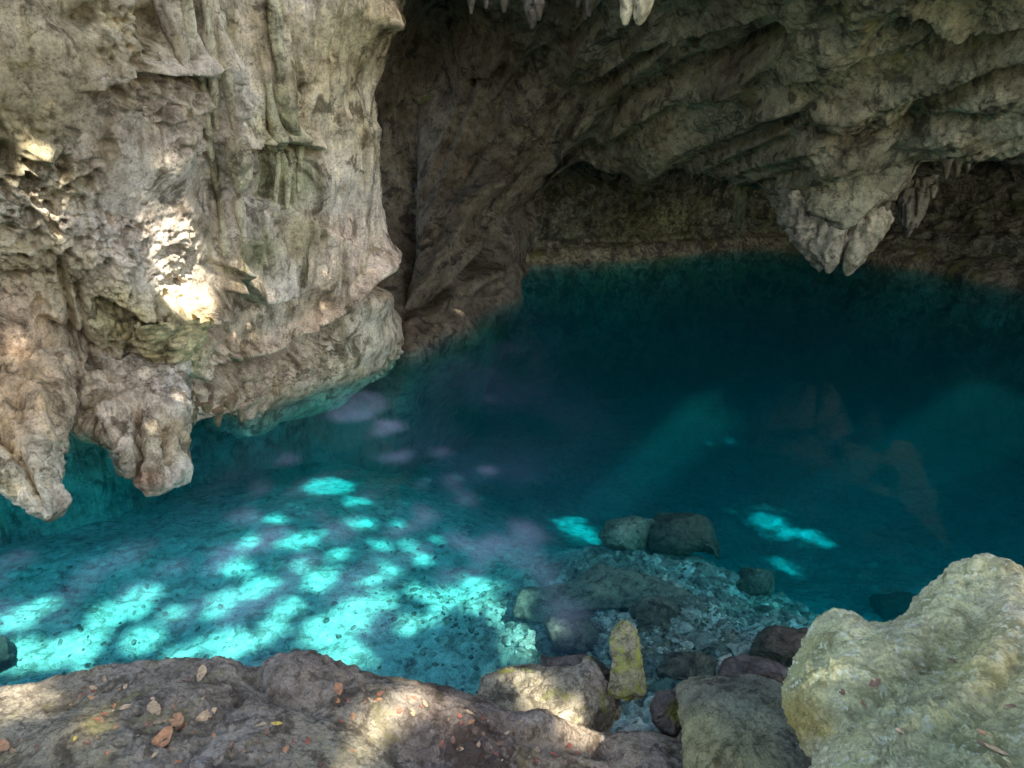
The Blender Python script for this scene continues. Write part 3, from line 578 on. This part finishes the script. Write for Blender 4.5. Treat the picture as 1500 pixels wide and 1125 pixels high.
boulder('boulder', [(952, 1035), (965, 1015), (990, 1010), (1004, 1025), (1000, 1060), (990, 1078), (970, 1075), (955, 1060)], 4.2, .10, .3, M_WET, 'small wet brown stone with a mossy side beside the upright mossy slab', 'rock', rough=.010, facets=4, power=3., na=120, nr=50, freq=6., seed=9., tints=[(998, 1040, 12, (2.2, 2.6, .7))])
boulder('boulder', [(995, 1010), (1012, 1000), (1060, 992), (1100, 988), (1140, 1004), (1165, 1030), (1185, 1080), (1215, 1130), (1210, 1200), (1100, 1220), (1020, 1190), (1006, 1130), (1002, 1060)], 3.75, .26, .5, M_GREEN, 'smooth grey-green boulder with a yellowish lower side wedged against large boulder', 'boulder', rough=.012, facets=3, fine=.006, power=3.2, na=300, nr=130, freq=3.6, seed=12., tilt=(0, -.35),
    tints=[(1030, 1085, 40, (1.9, 1.65, 1.)), (1100, 1110, 45, (1.3, 1.2, .8)), (1070, 1010, 50, (.75, .70, .68)), (1170, 1090, 34, (.9, .9, .9)), (1090, 1050, 40, (.95, 1.05, .92))])
boulder('boulder', [(1050, 985), (1062, 966), (1090, 960), (1130, 968), (1165, 988), (1168, 1005), (1130, 1008), (1080, 1000)], 4.45, .15, .35, M_WET, 'wet reddish brown stone breaking the surface behind grey-green boulder', 'rock', rough=.012, facets=4, power=2.8, na=140, nr=56, freq=5., seed=15.)

# stones lying under water, each seated on the bed
SUBS = [([(793, 930), (800, 908), (825, 897), (858, 900), (885, 920), (888, 940), (850, 955), (810, 952)], .22, 'dark rounded sunken stone beyond the dappled limestone block', 1.),
        ([(925, 888), (945, 872), (985, 878), (1010, 900), (1016, 930), (1000, 952), (960, 955), (938, 935), (930, 910)], .24, 'dark blunt sunken stone right behind the upright mossy slab', .9),
        ([(945, 775), (965, 756), (1010, 752), (1050, 764), (1076, 790), (1070, 815), (1030, 806), (990, 812), (950, 806)], .45, 'big dark sunken boulder with an undercut edge far out in the pool', .75),
        ([(878, 785), (890, 766), (925, 758), (958, 762), (955, 800), (920, 808), (885, 800)], .40, 'pale cracked sunken boulder touching the big dark one', 2.0),
        ([(752, 900), (765, 860), (845, 850), (875, 825), (930, 835), (1000, 865), (1060, 905), (1070, 930), (1010, 905), (930, 890), (850, 893), (790, 915)], .10, 'broad flat sunken slab under the shallow water', 1.35),
        ([(1095, 960), (1110, 930), (1140, 920), (1180, 928), (1200, 950), (1190, 985), (1140, 975)], .26, 'dark sunken stone close to the saddle-topped boulder', .8),
        ([(965, 985), (985, 962), (1020, 958), (1050, 970), (1045, 995), (1000, 1000)], .16, 'small dark stone just under water beside the reddish brown one', .8),
        ([(1060, 850), (1085, 828), (1125, 835), (1150, 852), (1130, 872), (1085, 870)], .20, 'low sunken stone on the dark rubble slope', 1.),
        ([(1250, 890), (1280, 872), (1330, 870), (1362, 885), (1345, 912), (1280, 915)], .30, 'dark sunken stone in the saddle of the large pale boulder', .8),
        ([(-40, 960), (-10, 925), (15, 922), (28, 940), (24, 965), (8, 990), (-30, 1000)], .35, 'dark blue sunken stone at the leafy ledge end', .5)]
for k, (ol, th, lab, tn) in enumerate(SUBS):
    c = np.array(ol, float).mean(0); b = on_bed(*c) if k not in (2, 3) else PZ(*c, -.70); d = np.linalg.norm(b-CAM)
    boulder('sunken_rock', ol, d - th*(.75 if k not in (2, 3) else .1), th, th*1.4, M_SUB, lab, 'rock', 'rocks lying under the water', facets=(2 if k in (2, 3) else 5) if th > .15 else 0, rough=.018 if th > .15 else .012, power=2.8, na=140, nr=56, freq=4., seed=20.+k*3, tint=tuple(tn*q for q in (.66, .60, .52)), tilt=(0, -.5) if th < .3 else (0, -.3))

# pendants under the left cliff
pend1 = boulder('stalactite', [(-90, 520), (-20, 490), (50, 480), (98, 520), (97, 600), (88, 640), (76, 664), (80, 700), (86, 728), (82, 748), (72, 757), (56, 750), (34, 736), (8, 700), (-14, 684), (-40, 700), (-80, 640)], 7.0, .36, .5, M_CLIFF, tilt=(0, -.42), power=2.2, label='thick brown pendant of rock at the cliff foot nearly reaching the water', cat='stalactite', rough=.022, na=260, nr=120, freq=3.2, seed=40., flute=.05,
    ridges=[([(-5, 640), (30, 670), (62, 745)], 8, -.14), ([(50, 580), (50, 660)], 14, .10)], tints=[(20, 590, 60, (.95, .76, .55)), (60, 710, 40, (.95, .92, .78)), (5, 690, 26, (.9, .85, .7))])
pend2 = boulder('stalactite', [(95, 560), (130, 520), (200, 505), (262, 530), (272, 590), (264, 640), (258, 672), (268, 690), (258, 702), (246, 690), (240, 702), (230, 714), (214, 708), (206, 690), (196, 694), (184, 684), (178, 655), (150, 640), (105, 628)], 7.42, .36, .5, M_CLIFF, tilt=(0, -.52), power=2.2, label='broad hanging rock tooth with a split tip under the cliff', cat='stalactite', rough=.022, na=280, nr=120, freq=3.2, seed=46., flute=.05,
    ridges=[([(200, 610), (206, 695)], 6, -.16), ([(236, 630), (244, 695)], 5, -.16), ([(150, 610), (200, 590), (250, 600)], 10, .08)], tints=[(150, 610, 40, (.95, .86, .75)), (228, 650, 26, (.9, .85, .68)), (215, 700, 12, (.75, .52, .42)), (190, 590, 30, (.92, .82, .72))])

# ================================================================== 8. stalactites
def stal_part(path, radii, parent, seed, flat=1., flute=.18, nl=70, na=44, tint=(1, 1, 1), label=None, mat=None):
    path = np.array(path, float); t = np.linspace(0, len(path)-1, nl); i = np.minimum(t.astype(int), len(path)-2); f = (t-i)[:, None]
    C = path[i]*(1-f)+path[i+1]*f; rr = np.interp(t, np.arange(len(radii)), radii)
    for _ in range(6): C[1:-1] = .25*C[:-2]+.5*C[1:-1]+.25*C[2:]
    a = np.linspace(0, 2*math.pi, na, endpoint=False)
    G = C[:, None] + rr[:, None, None]*np.stack([np.cos(a), np.sin(a)*flat, 0*a], -1)[None]
    D = np.stack([np.cos(a), np.sin(a), 0*a], -1)[None].repeat(nl, 0); P = G.reshape(-1, 3)
    nn = fbm(P*np.array([9, 9, 1.2]), 3, off=seed)*flute*2.4 + fbm(P*np.array([3, 3, 1.2]), 2, off=seed+5)*flute*.6 + .03*ridged(P*14, 3, .5, seed)
    P = P + D.reshape(-1, 3)*(nn*np.repeat(rr, na)*1.1)[:, None]
    F = gridF(nl, na, wrap=True); P = np.concatenate([P, C[-1:] - (0, 0, rr[-1]*.6)]); last = (nl-1)*na
    F = np.concatenate([F, np.array([[last+j, last+(j+1) % na, len(P)-1, len(P)-1] for j in range(na)])])
    me = bpy.data.meshes.new('stalactite')
    Pl = P - np.array(parent.location)
    me.from_pydata(Pl.tolist(), [], [tuple(q[:3]) if q[2] == q[3] else tuple(q) for q in F.tolist()])
    me.polygons.foreach_set('use_smooth', [True]*len(me.polygons))
    at = me.color_attributes.new('tint', 'FLOAT_COLOR', 'POINT'); at.data.foreach_set('color', np.tile([*tint, 1.], len(P)).astype(np.float32))
    me.materials.append(mat or M_STAL); o = link('stalactite', me, parent)
    if label: o['label'] = label
    return o
def cluster(name, label, Y, items, group=None):
    c = PY(items[0][0][0][0], items[0][0][0][1], Y); root = tag(empty(name, c), label, 'stalactite', group)
    for k, (pts, radii, dy, tn, flat) in enumerate(items):
        path = [PY(x, y, Y+dy+(.30 if j == 0 else 0)) for j, (x, y) in enumerate(pts)]; s = (Y/cp)/FPX
        stal_part(path, [r*s for r in radii], root, 3.7*k+Y, flat=flat, tint=tn)
    return root
cluster('stalactite_cluster', 'massive grey stalactite cluster with blunt lobed tips over the dark water', 12.45, [
    ([(1180, 275), (1184, 330), (1190, 362), (1198, 388), (1200, 398)], [40, 32, 20, 9, 2], -.05, (.78, .76, .70), .8),
    ([(1215, 290), (1213, 335), (1212, 370), (1213, 393), (1213, 400)], [36, 27, 17, 7, 2], -.28, (.84, .81, .75), .8),
    ([(1268, 275), (1268, 325), (1259, 360), (1246, 390), (1241, 403)], [28, 25, 20, 11, 3], -.28, (.98, .95, .84), .75),
    ([(1160, 285), (1172, 320), (1180, 350), (1185, 372)], [30, 22, 14, 5], .15, (.70, .72, .60), .8),
    ([(1237, 290), (1238, 330), (1232, 360), (1226, 385)], [32, 26, 17, 5], -.1, (.68, .66, .60), .8)])
cluster('stalactite_cluster', 'small cluster of thin grey stalactites beside the massive lobed cluster', 12.6, [
    ([(1330, 262), (1332, 300), (1330, 330), (1330, 346)], [13, 11, 7, 2], 0, (.55, .53, .48), 1.), ([(1346, 258), (1350, 290), (1344, 318), (1343, 333)], [14, 11, 6, 2], -.05, (.55, .53, .46), 1.),
    ([(1320, 268), (1320, 310), (1319, 335)], [8, 6, 2], .1, (.7, .68, .64), 1.), ([(1365, 255), (1366, 275), (1367, 290)], [8, 5, 2], 0, (.7, .68, .6), 1.)])
cluster('stalactite', 'single slender stalactite with a pointed tip in front of the far wall', 14.2, [([(1087, 262), (1088, 290), (1082, 320), (1081, 348)], [11, 9, 6, 1.5], 0, (.5, .53, .34), 1.)])
cluster('stalactite_cluster', 'pair of cream white stalactites hanging from the roof edge', 8.3, [([(925, -60), (922, -10), (918, 20), (916, 36)], [15, 11, 8, 3], 0, (1.6, 1.55, 1.35), 1.), ([(950, -60), (944, -5), (940, 20), (936, 36)], [17, 13, 9, 3], -.05, (1.6, 1.55, 1.3), 1.)])
random.seed(5)
for lab, tnt, lst, Y in (('row of thin grey drip stalactites along the roof beside the cliff', (.26, .25, .24), [(690, 20, 6), (712, 12, 5), (738, 18, 6), (779, 42, 9), (790, 30, 7), (846, 12, 6), (862, 24, 4)], 8.9),
                    ('fringe of short stalactites on the far side of the arch rim', (.35, .34, .3), [(965, 268, 7), (985, 262, 9), (1002, 275, 8), (1020, 265, 9), (1040, 272, 8), (1058, 285, 7)], 15.3),
                    ('fringe of short stalactites between the small cluster and the pale roof edge', (.5, .47, .4), [(1385, 262, 7), (1402, 258, 8), (1418, 250, 6), (1300, 308, 6)], 12.)):
    cluster('stalactite_cluster', lab, Y, [([(x, y-50), (x+1, y-25), (x, y)], [w*1.3, w, 2], random.uniform(-.1, .1), tnt, 1.) for x, y, w in lst])

def wall_cluster(name, label, items, tn):                   # drips and curtains that cling to the cliff face
    f0 = items[0]; root = tag(empty(name, hit_on(cliff_bvh, *f0[0][0])), label, 'stalactite')
    for k, (pts, radii) in enumerate(items):
        path, rad = [], []
        for (x, y), r in zip(pts, radii):
            p = hit_on(cliff_bvh, x, y); d = np.linalg.norm(p-CAM); rr_ = r*d/FPX; path.append(p - nrm(p-CAM)*rr_*.25); rad.append(rr_)
        stal_part(path, rad, root, 7.3*k+len(label), flat=1., flute=.22, nl=90, na=32, tint=tn, mat=M_CLIFF)
wall_cluster('flowstone_curtain', 'long thin flowstone curtain running down the middle of the pale cliff', [([(262, -50), (278, 45), (297, 125), (305, 205), (320, 280), (327, 350), (332, 405)], [9, 7, 5, 5, 5, 5, 2]), ([(300, -50), (306, 50), (314, 140), (318, 190)], [8, 7, 5, 2])], (.95, .95, .82))
wall_cluster('flowstone_curtain', 'tapering group of grey drip columns ending above the bare cliff patch', [([(235, -50), (250, 20), (266, 75), (276, 108)], [14, 13, 9, 2]), ([(262, -50), (272, 20), (282, 80), (288, 120)], [10, 9, 6, 2])], (.82, .80, .74))
wall_cluster('flowstone_curtain', 'short ribbed drips between the long curtain and the hollow', [([(326, -50), (324, 40), (334, 120), (342, 190)], [6, 6, 6, 2]), ([(345, 200), (350, 235), (352, 262), (350, 290)], [12, 17, 12, 3]), ([(350, 290), (352, 320), (356, 355)], [6, 5, 2])], (.85, .82, .7))
wall_cluster('flowstone_curtain', 'greenish flowstone rib with a flared shelf on the right of the hollow', [([(402, -50), (405, 40), (412, 140), (428, 190), (448, 212)], [9, 8, 8, 9, 3]), ([(390, 120), (398, 170), (410, 208), (411, 222)], [6, 8, 9, 3]), ([(404, 222), (404, 270), (402, 318)], [6, 5, 2]), ([(424, 216), (422, 260), (420, 305)], [6, 5, 2]), ([(440, 214), (438, 250), (436, 280)], [6, 4, 2])], (.88, .91, .74))
wall_cluster('flowstone_curtain', 'blunt drip-edged bulge of yellowish flowstone above the hanging rock tooth', [([(225, 470), (228, 510), (232, 548)], [22, 17, 4]), ([(255, 468), (258, 515), (262, 562)], [26, 20, 4]), ([(285, 470), (284, 505), (284, 535)], [18, 12, 3])], (1., .95, .68))
cluster('stalactite_cluster', 'ragged fringe of brown drip stones along the foot of the cliff', 7.5, [([(x, y-45), (x+1, y-22), (x+2, y)], [w*1.4, w, 2], dy, (.7, .58, .45), 1.) for x, y, w, dy in [(283, 622, 8, -.3), (300, 612, 9, -.1), (318, 624, 8, 0.), (335, 610, 10, .2), (352, 618, 8, .4), (275, 606, 7, -.4)]])

# ================================================================== 9. dry leaves
def leaf_mesh(kind, mat, seed):
    rnd = random.Random(seed); n = 9; V, F = [], []
    wd = (.22, .30, .16)[kind]; cu = rnd.uniform(.05, .35); fold = rnd.uniform(.05, .3); tw = rnd.uniform(-.4, .4)
    for i in range(n):
        t = i/(n-1); w = wd*math.sin(math.pi*t**.85)**.8 + .012; z = cu*(t-.5)**2*1.2 + .02*math.sin(9*t+seed); bend = .08*math.sin(3*t+seed)
        for s in (-1, -.5, 0, .5, 1):
            V.append((t-.5, bend+s*w*(1+.06*math.sin(17*t+s)), z + fold*abs(s)*w + tw*s*w*(t-.5)))
    for i in range(n-1):
        for j in range(4): F.append((i*5+j, i*5+j+1, (i+1)*5+j+1, (i+1)*5+j))
    return mesh_from('fallen_leaf', V, F, mat)
LM = [[leaf_mesh(k % 3, m, i*7+k) for k in range(4)] for i, m in enumerate(M_LEAF)]
CN = ['orange', 'tan', 'dark red', 'brown', 'yellow']
def put_leaf(bvh, px, py, size, ci, rnd, label, group=None):
    hit = bvh.ray_cast(Vector(CAM), Vector(nrm(ray(px, py))))
    if hit[0] is None: return
    n = hit[1]
    if n.z < 0: n = -n
    n = (n*.6 + Vector((0, 0, .6)) + Vector((rnd.uniform(-.2, .2), rnd.uniform(-.2, .2), 0))).normalized()
    o = link('fallen_leaf', LM[ci][rnd.randrange(4)]); q = n.to_track_quat('Z', 'Y')
    from mathutils import Quaternion
    o.rotation_mode = 'QUATERNION'; o.rotation_quaternion = q @ Quaternion((0, 0, 1), rnd.uniform(0, 6.28))
    o.location = hit[0] + n*size*.04; o.scale = (size, size, size*rnd.uniform(.6, 1.1))
    tag(o, label, 'leaf', group)
rnd = random.Random(11)
for px, py, s, ci, lab in [(228, 1040, .11, 1, 'broad tan leaf lying on the ledge beside an upright orange leaf'), (256, 1058, .12, 0, 'large curled orange leaf in the middle of the ledge'), (232, 1086, .13, 0, 'biggest rust orange leaf on the ledge, lying in a hollow'),
                           (302, 1046, .09, 1, 'narrow tan leaf lying alone right of the curled orange leaf'), (294, 988, .09, 1, 'slim tan leaf near the ledge edge over the turquoise water'), (8, 1094, .10, 0, 'pale orange leaf at the mossy end of the ledge'),
                           (495, 1010, .07, 0, 'small orange leaf near the hump of the ledge'), (690, 1045, .06, 1, 'pale tan leaf on the reddish end of the ledge'), (405, 1060, .05, 4, 'tiny yellow leaf on the ledge')]:
    put_leaf(ledge_bvh, px, py, s, ci, rnd, lab)
zones = [(230, 1060, 90, 45, 34), (560, 1030, 110, 30, 34), (690, 1080, 60, 30, 22), (130, 1020, 90, 22, 14), (60, 1090, 60, 25, 8), (820, 1100, 90, 14, 12), (420, 1090, 100, 26, 10)]
for zx, zy, sx, sy, cnt in zones:
    for k in range(cnt):
        ci = rnd.choices(range(5), (4, 3, 3, 3, .5))[0]
        put_leaf(ledge_bvh, rnd.gauss(zx, sx*.6), rnd.gauss(zy, sy*.6), rnd.choice((.018, .022, .028, .035, .045)), ci, rnd, 'small %s dry leaf scrap scattered on the brown ledge' % CN[ci], '%s leaf scraps on the ledge' % CN[ci])
big_bvh = BVHTree.FromPolygons([tuple(v) for v in BP.tolist()], BF.tolist())
for k, (px, py) in enumerate([(1280, 1000), (1398, 970), (1235, 1015), (1440, 1075), (1318, 1072), (1265, 1030), (1442, 1090), (1460, 1100), (1350, 918), (1480, 1035)]):
    ci = (3, 3, 3, 0, 1, 0, 3, 1, 1, 3)[k]
    put_leaf(big_bvh, px, py, (.05, .045, .03, .03, .025, .02, .03, .05, .025, .03)[k], ci, rnd, 'small %s dry leaf lying on the large pale boulder' % CN[ci], '%s leaves on the large boulder' % CN[ci])

# rubble on the shallow bed: too fine and too many to count
def rubble():
    rr = np.random.RandomState(3); V, F = [], []
    g = (1+5**.5)/2; base = nrm(np.array([(-1, g, 0), (1, g, 0), (-1, -g, 0), (1, -g, 0), (0, -1, g), (0, 1, g), (0, -1, -g), (0, 1, -g), (g, 0, -1), (g, 0, 1), (-g, 0, -1), (-g, 0, 1)]))
    fc = [(0, 11, 5), (0, 5, 1), (0, 1, 7), (0, 7, 10), (0, 10, 11), (1, 5, 9), (5, 11, 4), (11, 10, 2), (10, 7, 6), (7, 1, 8), (3, 9, 4), (3, 4, 2), (3, 2, 6), (3, 6, 8), (3, 8, 9), (4, 9, 5), (2, 4, 11), (6, 2, 10), (8, 6, 7), (9, 8, 1)]
    n = 0
    while n < 3800:
        if rr.rand() < .88: px, py = rr.normal(980, 190), rr.normal(880, 60)
        else: px, py = rr.uniform(-20, 760), rr.uniform(740, 1020)
        if not (600 < py < 1060): continue
        p = on_bed(px, py)
        if p[2] > -.02 or p[2] < -2.6: continue
        s = .010*np.exp(rr.normal(.4, .7)); s = min(s, .10 if px > 760 else .035); sc = s*rr.uniform(.6, 1.3, 3)*(1.4, 1, .6)
        a = rr.uniform(0, 6.28); M = np.array([[math.cos(a), -math.sin(a), 0], [math.sin(a), math.cos(a), 0], [0, 0, 1]])
        q = (base*rr.uniform(.75, 1.2, (12, 1))*sc)@M.T + p + (0, 0, s*.05)
        F += [tuple(i+12*n for i in f) for f in fc]; V += q.tolist(); n += 1
    me = mesh_from('bed_rubble', V, F, M_SUB, smooth=False, tint=np.repeat(rr.uniform(.8, 2.4, (n, 1)), 12, 0)*np.ones((1, 3)))
    tag(link('bed_rubble', me), 'scattered small stones and debris on the pool floor', 'rubble', kind='stuff')
rubble()

# ================================================================== 10. trees over the sinkhole: their gaps let the sun spots through
def trees():
    rr = np.random.RandomState(9); ZC = 14.
    pbvh = [BVHTree.FromPolygons([tuple(v) for v in q[1].tolist()], q[2].tolist()) for q in (pend1, pend2)]
    soft = []; spots = []                                             # sun spots: (target point, radius of the gap)
    for x, y, r in [(480, 715, .45), (520, 735, .2), (425, 790, .14), (365, 790, .12), (325, 885, .16), (380, 860, .16), (290, 800, .10), (170, 790, .2), (150, 830, .16), (200, 880, .2), (110, 800, .14), (60, 840, .18), (40, 900, .2), (210, 935, .16), (120, 945, .2),
                    (330, 935, .12), (515, 900, .2), (500, 960, .2), (560, 800, .12), (600, 800, .10), (655, 870, .12), (700, 880, .16), (738, 895, .12), (640, 790, .08), (585, 770, .08), (470, 850, .18), (420, 890, .14), (330, 960, .10), (250, 900, .10), (20, 960, .2), (440, 830, .08), (610, 860, .08), (770, 940, .12), (270, 780, .12), (90, 870, .12), (540, 850, .10), (300, 760, 0.12), (250, 840, 0.16), (350, 830, 0.12), (400, 760, 0.12), (450, 790, 0.12), (530, 770, 0.14), (500, 810, 0.14), (570, 840, 0.12), (620, 820, 0.12), (560, 880, 0.12), (600, 910, 0.1), (460, 920, 0.14), (390, 930, 0.14), (270, 960, 0.14), (160, 900, 0.16), (70, 960, 0.16), (20, 870, 0.16), (140, 760, 0.12), (690, 850, 0.09), (720, 860, 0.08), (640, 900, 0.1), (230, 780, 0.1), (10, 800, 0.14)]:
        b = on_bed(x, y)
        r *= .90; ok = True
        for ox, oy in ((0, 0), (.9, 0), (-.9, 0), (0, .9), (0, -.9)):
            for tree_ in (pbvh if (ox or oy) else [cliff_bvh]+pbvh): ok = ok and tree_.ray_cast(Vector(b+np.array([ox*(r+.1), oy*(r+.1), .02])), Vector(SUN))[0] is None
        if ok: spots.append((b, r))
    for x, y, r in [(930, 718, .26), (990, 720, .18), (845, 775, .34), (1130, 770, .32), (1190, 790, .2), (1150, 830, .15)]: soft.append((on_bed(x, y), r*2.0))
    for x, y, Y, r in [(268, 420, 6.6, .44), (285, 460, 6.7, .2), (355, 392, 7.6, .13), (380, 415, 7.8, .07), (65, 300, 5.7, .12), (90, 330, 5.8, .08), (25, 505, 5.5, .08), (475, 430, 8.8, .06)]: spots.append((hit_on(cliff_bvh, x, y), r*.62))
    for x, y, z, r in [(780, 1000, .45, .07), (840, 1055, .6, .10), (815, 1045, .6, .06), (600, 1015, .95, .06), (660, 1040, .95, .05), (40, 1030, 1.15, .08), (520, 1100, 1.3, .06), (560, 1060, .7, .05)]: spots.append((hit_on(ledge_bvh, x, y), r))
    S = np.array([s[0] + SUN*((ZC-s[0][2])/SUN[2]) for s in spots])[:, :2]; SR = np.array([s[1] for s in spots])
    n = 116000
    P = np.stack([rr.uniform(-9, 22, n), rr.uniform(-11.5, 4.6, n), ZC + rr.uniform(-1.1, 1.6, n)], 1)
    cx, cyy = 6.5, -3.2
    edge = np.abs((P[:, 0]-cx)/15.)**4 + np.abs((P[:, 1]-cyy)/7.8)**4 + .3*fbm(P*.45, 3)
    P = P[edge < 1.]
    flat = P - SUN*((P[:, 2]-ZC)/SUN[2])[:, None]          # where the leaf's shadow line crosses the gap plane
    size = rr.uniform(.10, .19, len(P))
    dl = flat[:, None, :2]-S[None]; dl[..., 1] *= .8                # gaps a little longer than wide
    d = np.sqrt((dl**2).sum(-1)) - SR[None]
    keep = d.min(1) > .075
    for b, r in soft:                                      # thin places in the crowns: faint, blurred light
        g = b + SUN*((ZC-b[2])/SUN[2]); e = np.hypot(flat[:, 0]-g[0], (flat[:, 1]-g[1])*.55)/r
        keep &= rr.rand(len(P)) < sstep(.30, 1.15, e)
    P, size = P[keep], size[keep]; m = len(P)
    nv = nrm(rr.normal(0, .5, (m, 3)) + SUN*1.1); t1 = nrm(np.cross(nv, rr.normal(0, 1, (m, 3)))); t2 = np.cross(nv, t1)
    loc = [(-1, 0), (-.35, .42), (.35, .40), (1, 0), (.35, -.40), (-.35, -.42)]
    V = np.stack([P + t1*(a*size)[:, None] + t2*(b*size)[:, None] for a, b in loc], 1)
    bases = [np.array([-8.5, -6., 1.9]), np.array([.5, -8.5, 5.5]), np.array([14.5, -5.5, 1.9])]
    own = np.argmin(np.stack([np.hypot(P[:, 0]-b[0]*.55, P[:, 1]-b[1]) for b in bases]), 0)
    labs = ['leafy broadleaf tree shading the cliff side of the sinkhole', 'leafy broadleaf tree leaning over the ledge from behind', 'leafy broadleaf tree shading the cave side of the sinkhole']
    for k, b in enumerate(bases):
        root = tag(empty('broadleaf_tree', b), labs[k], 'tree', 'trees around the sinkhole rim'); v = V[own == k].reshape(-1, 3) - b
        q = np.arange(len(v)//6)[:, None]*6
        Fq = np.concatenate([q+np.array([0, 1, 2, 3]), q+np.array([0, 3, 4, 5])])
        link('crown', mesh_from('crown', v, Fq, M_CANOPY, smooth=False), root)
        cc = V[own == k].reshape(-1, 3).mean(0) - b; vs, fs = [], []
        def limb(p0, p1, r0, r1, sag):
            n0 = len(vs); st, na = 8, 9
            for i in range(st):
                t = i/(st-1); c = p0*(1-t)+p1*t + np.array([0, 0, sag*math.sin(math.pi*t)]); r_ = r0*(1-t)+r1*t
                for j in range(na): vs.append(c + r_*np.array([math.cos(j*6.283/na), math.sin(j*6.283/na), 0]))
            for i in range(st-1):
                for j in range(na): fs.append((n0+i*na+j, n0+i*na+(j+1) % na, n0+(i+1)*na+(j+1) % na, n0+(i+1)*na+j))
        fork = np.array([cc[0]*.25, cc[1]*.25, 7.5]); limb(np.array([0, 0, -.3]), fork, .34, .22, 0)
        link('trunk', mesh_from('trunk', np.array(vs), fs, M_BARK), root)
trees()
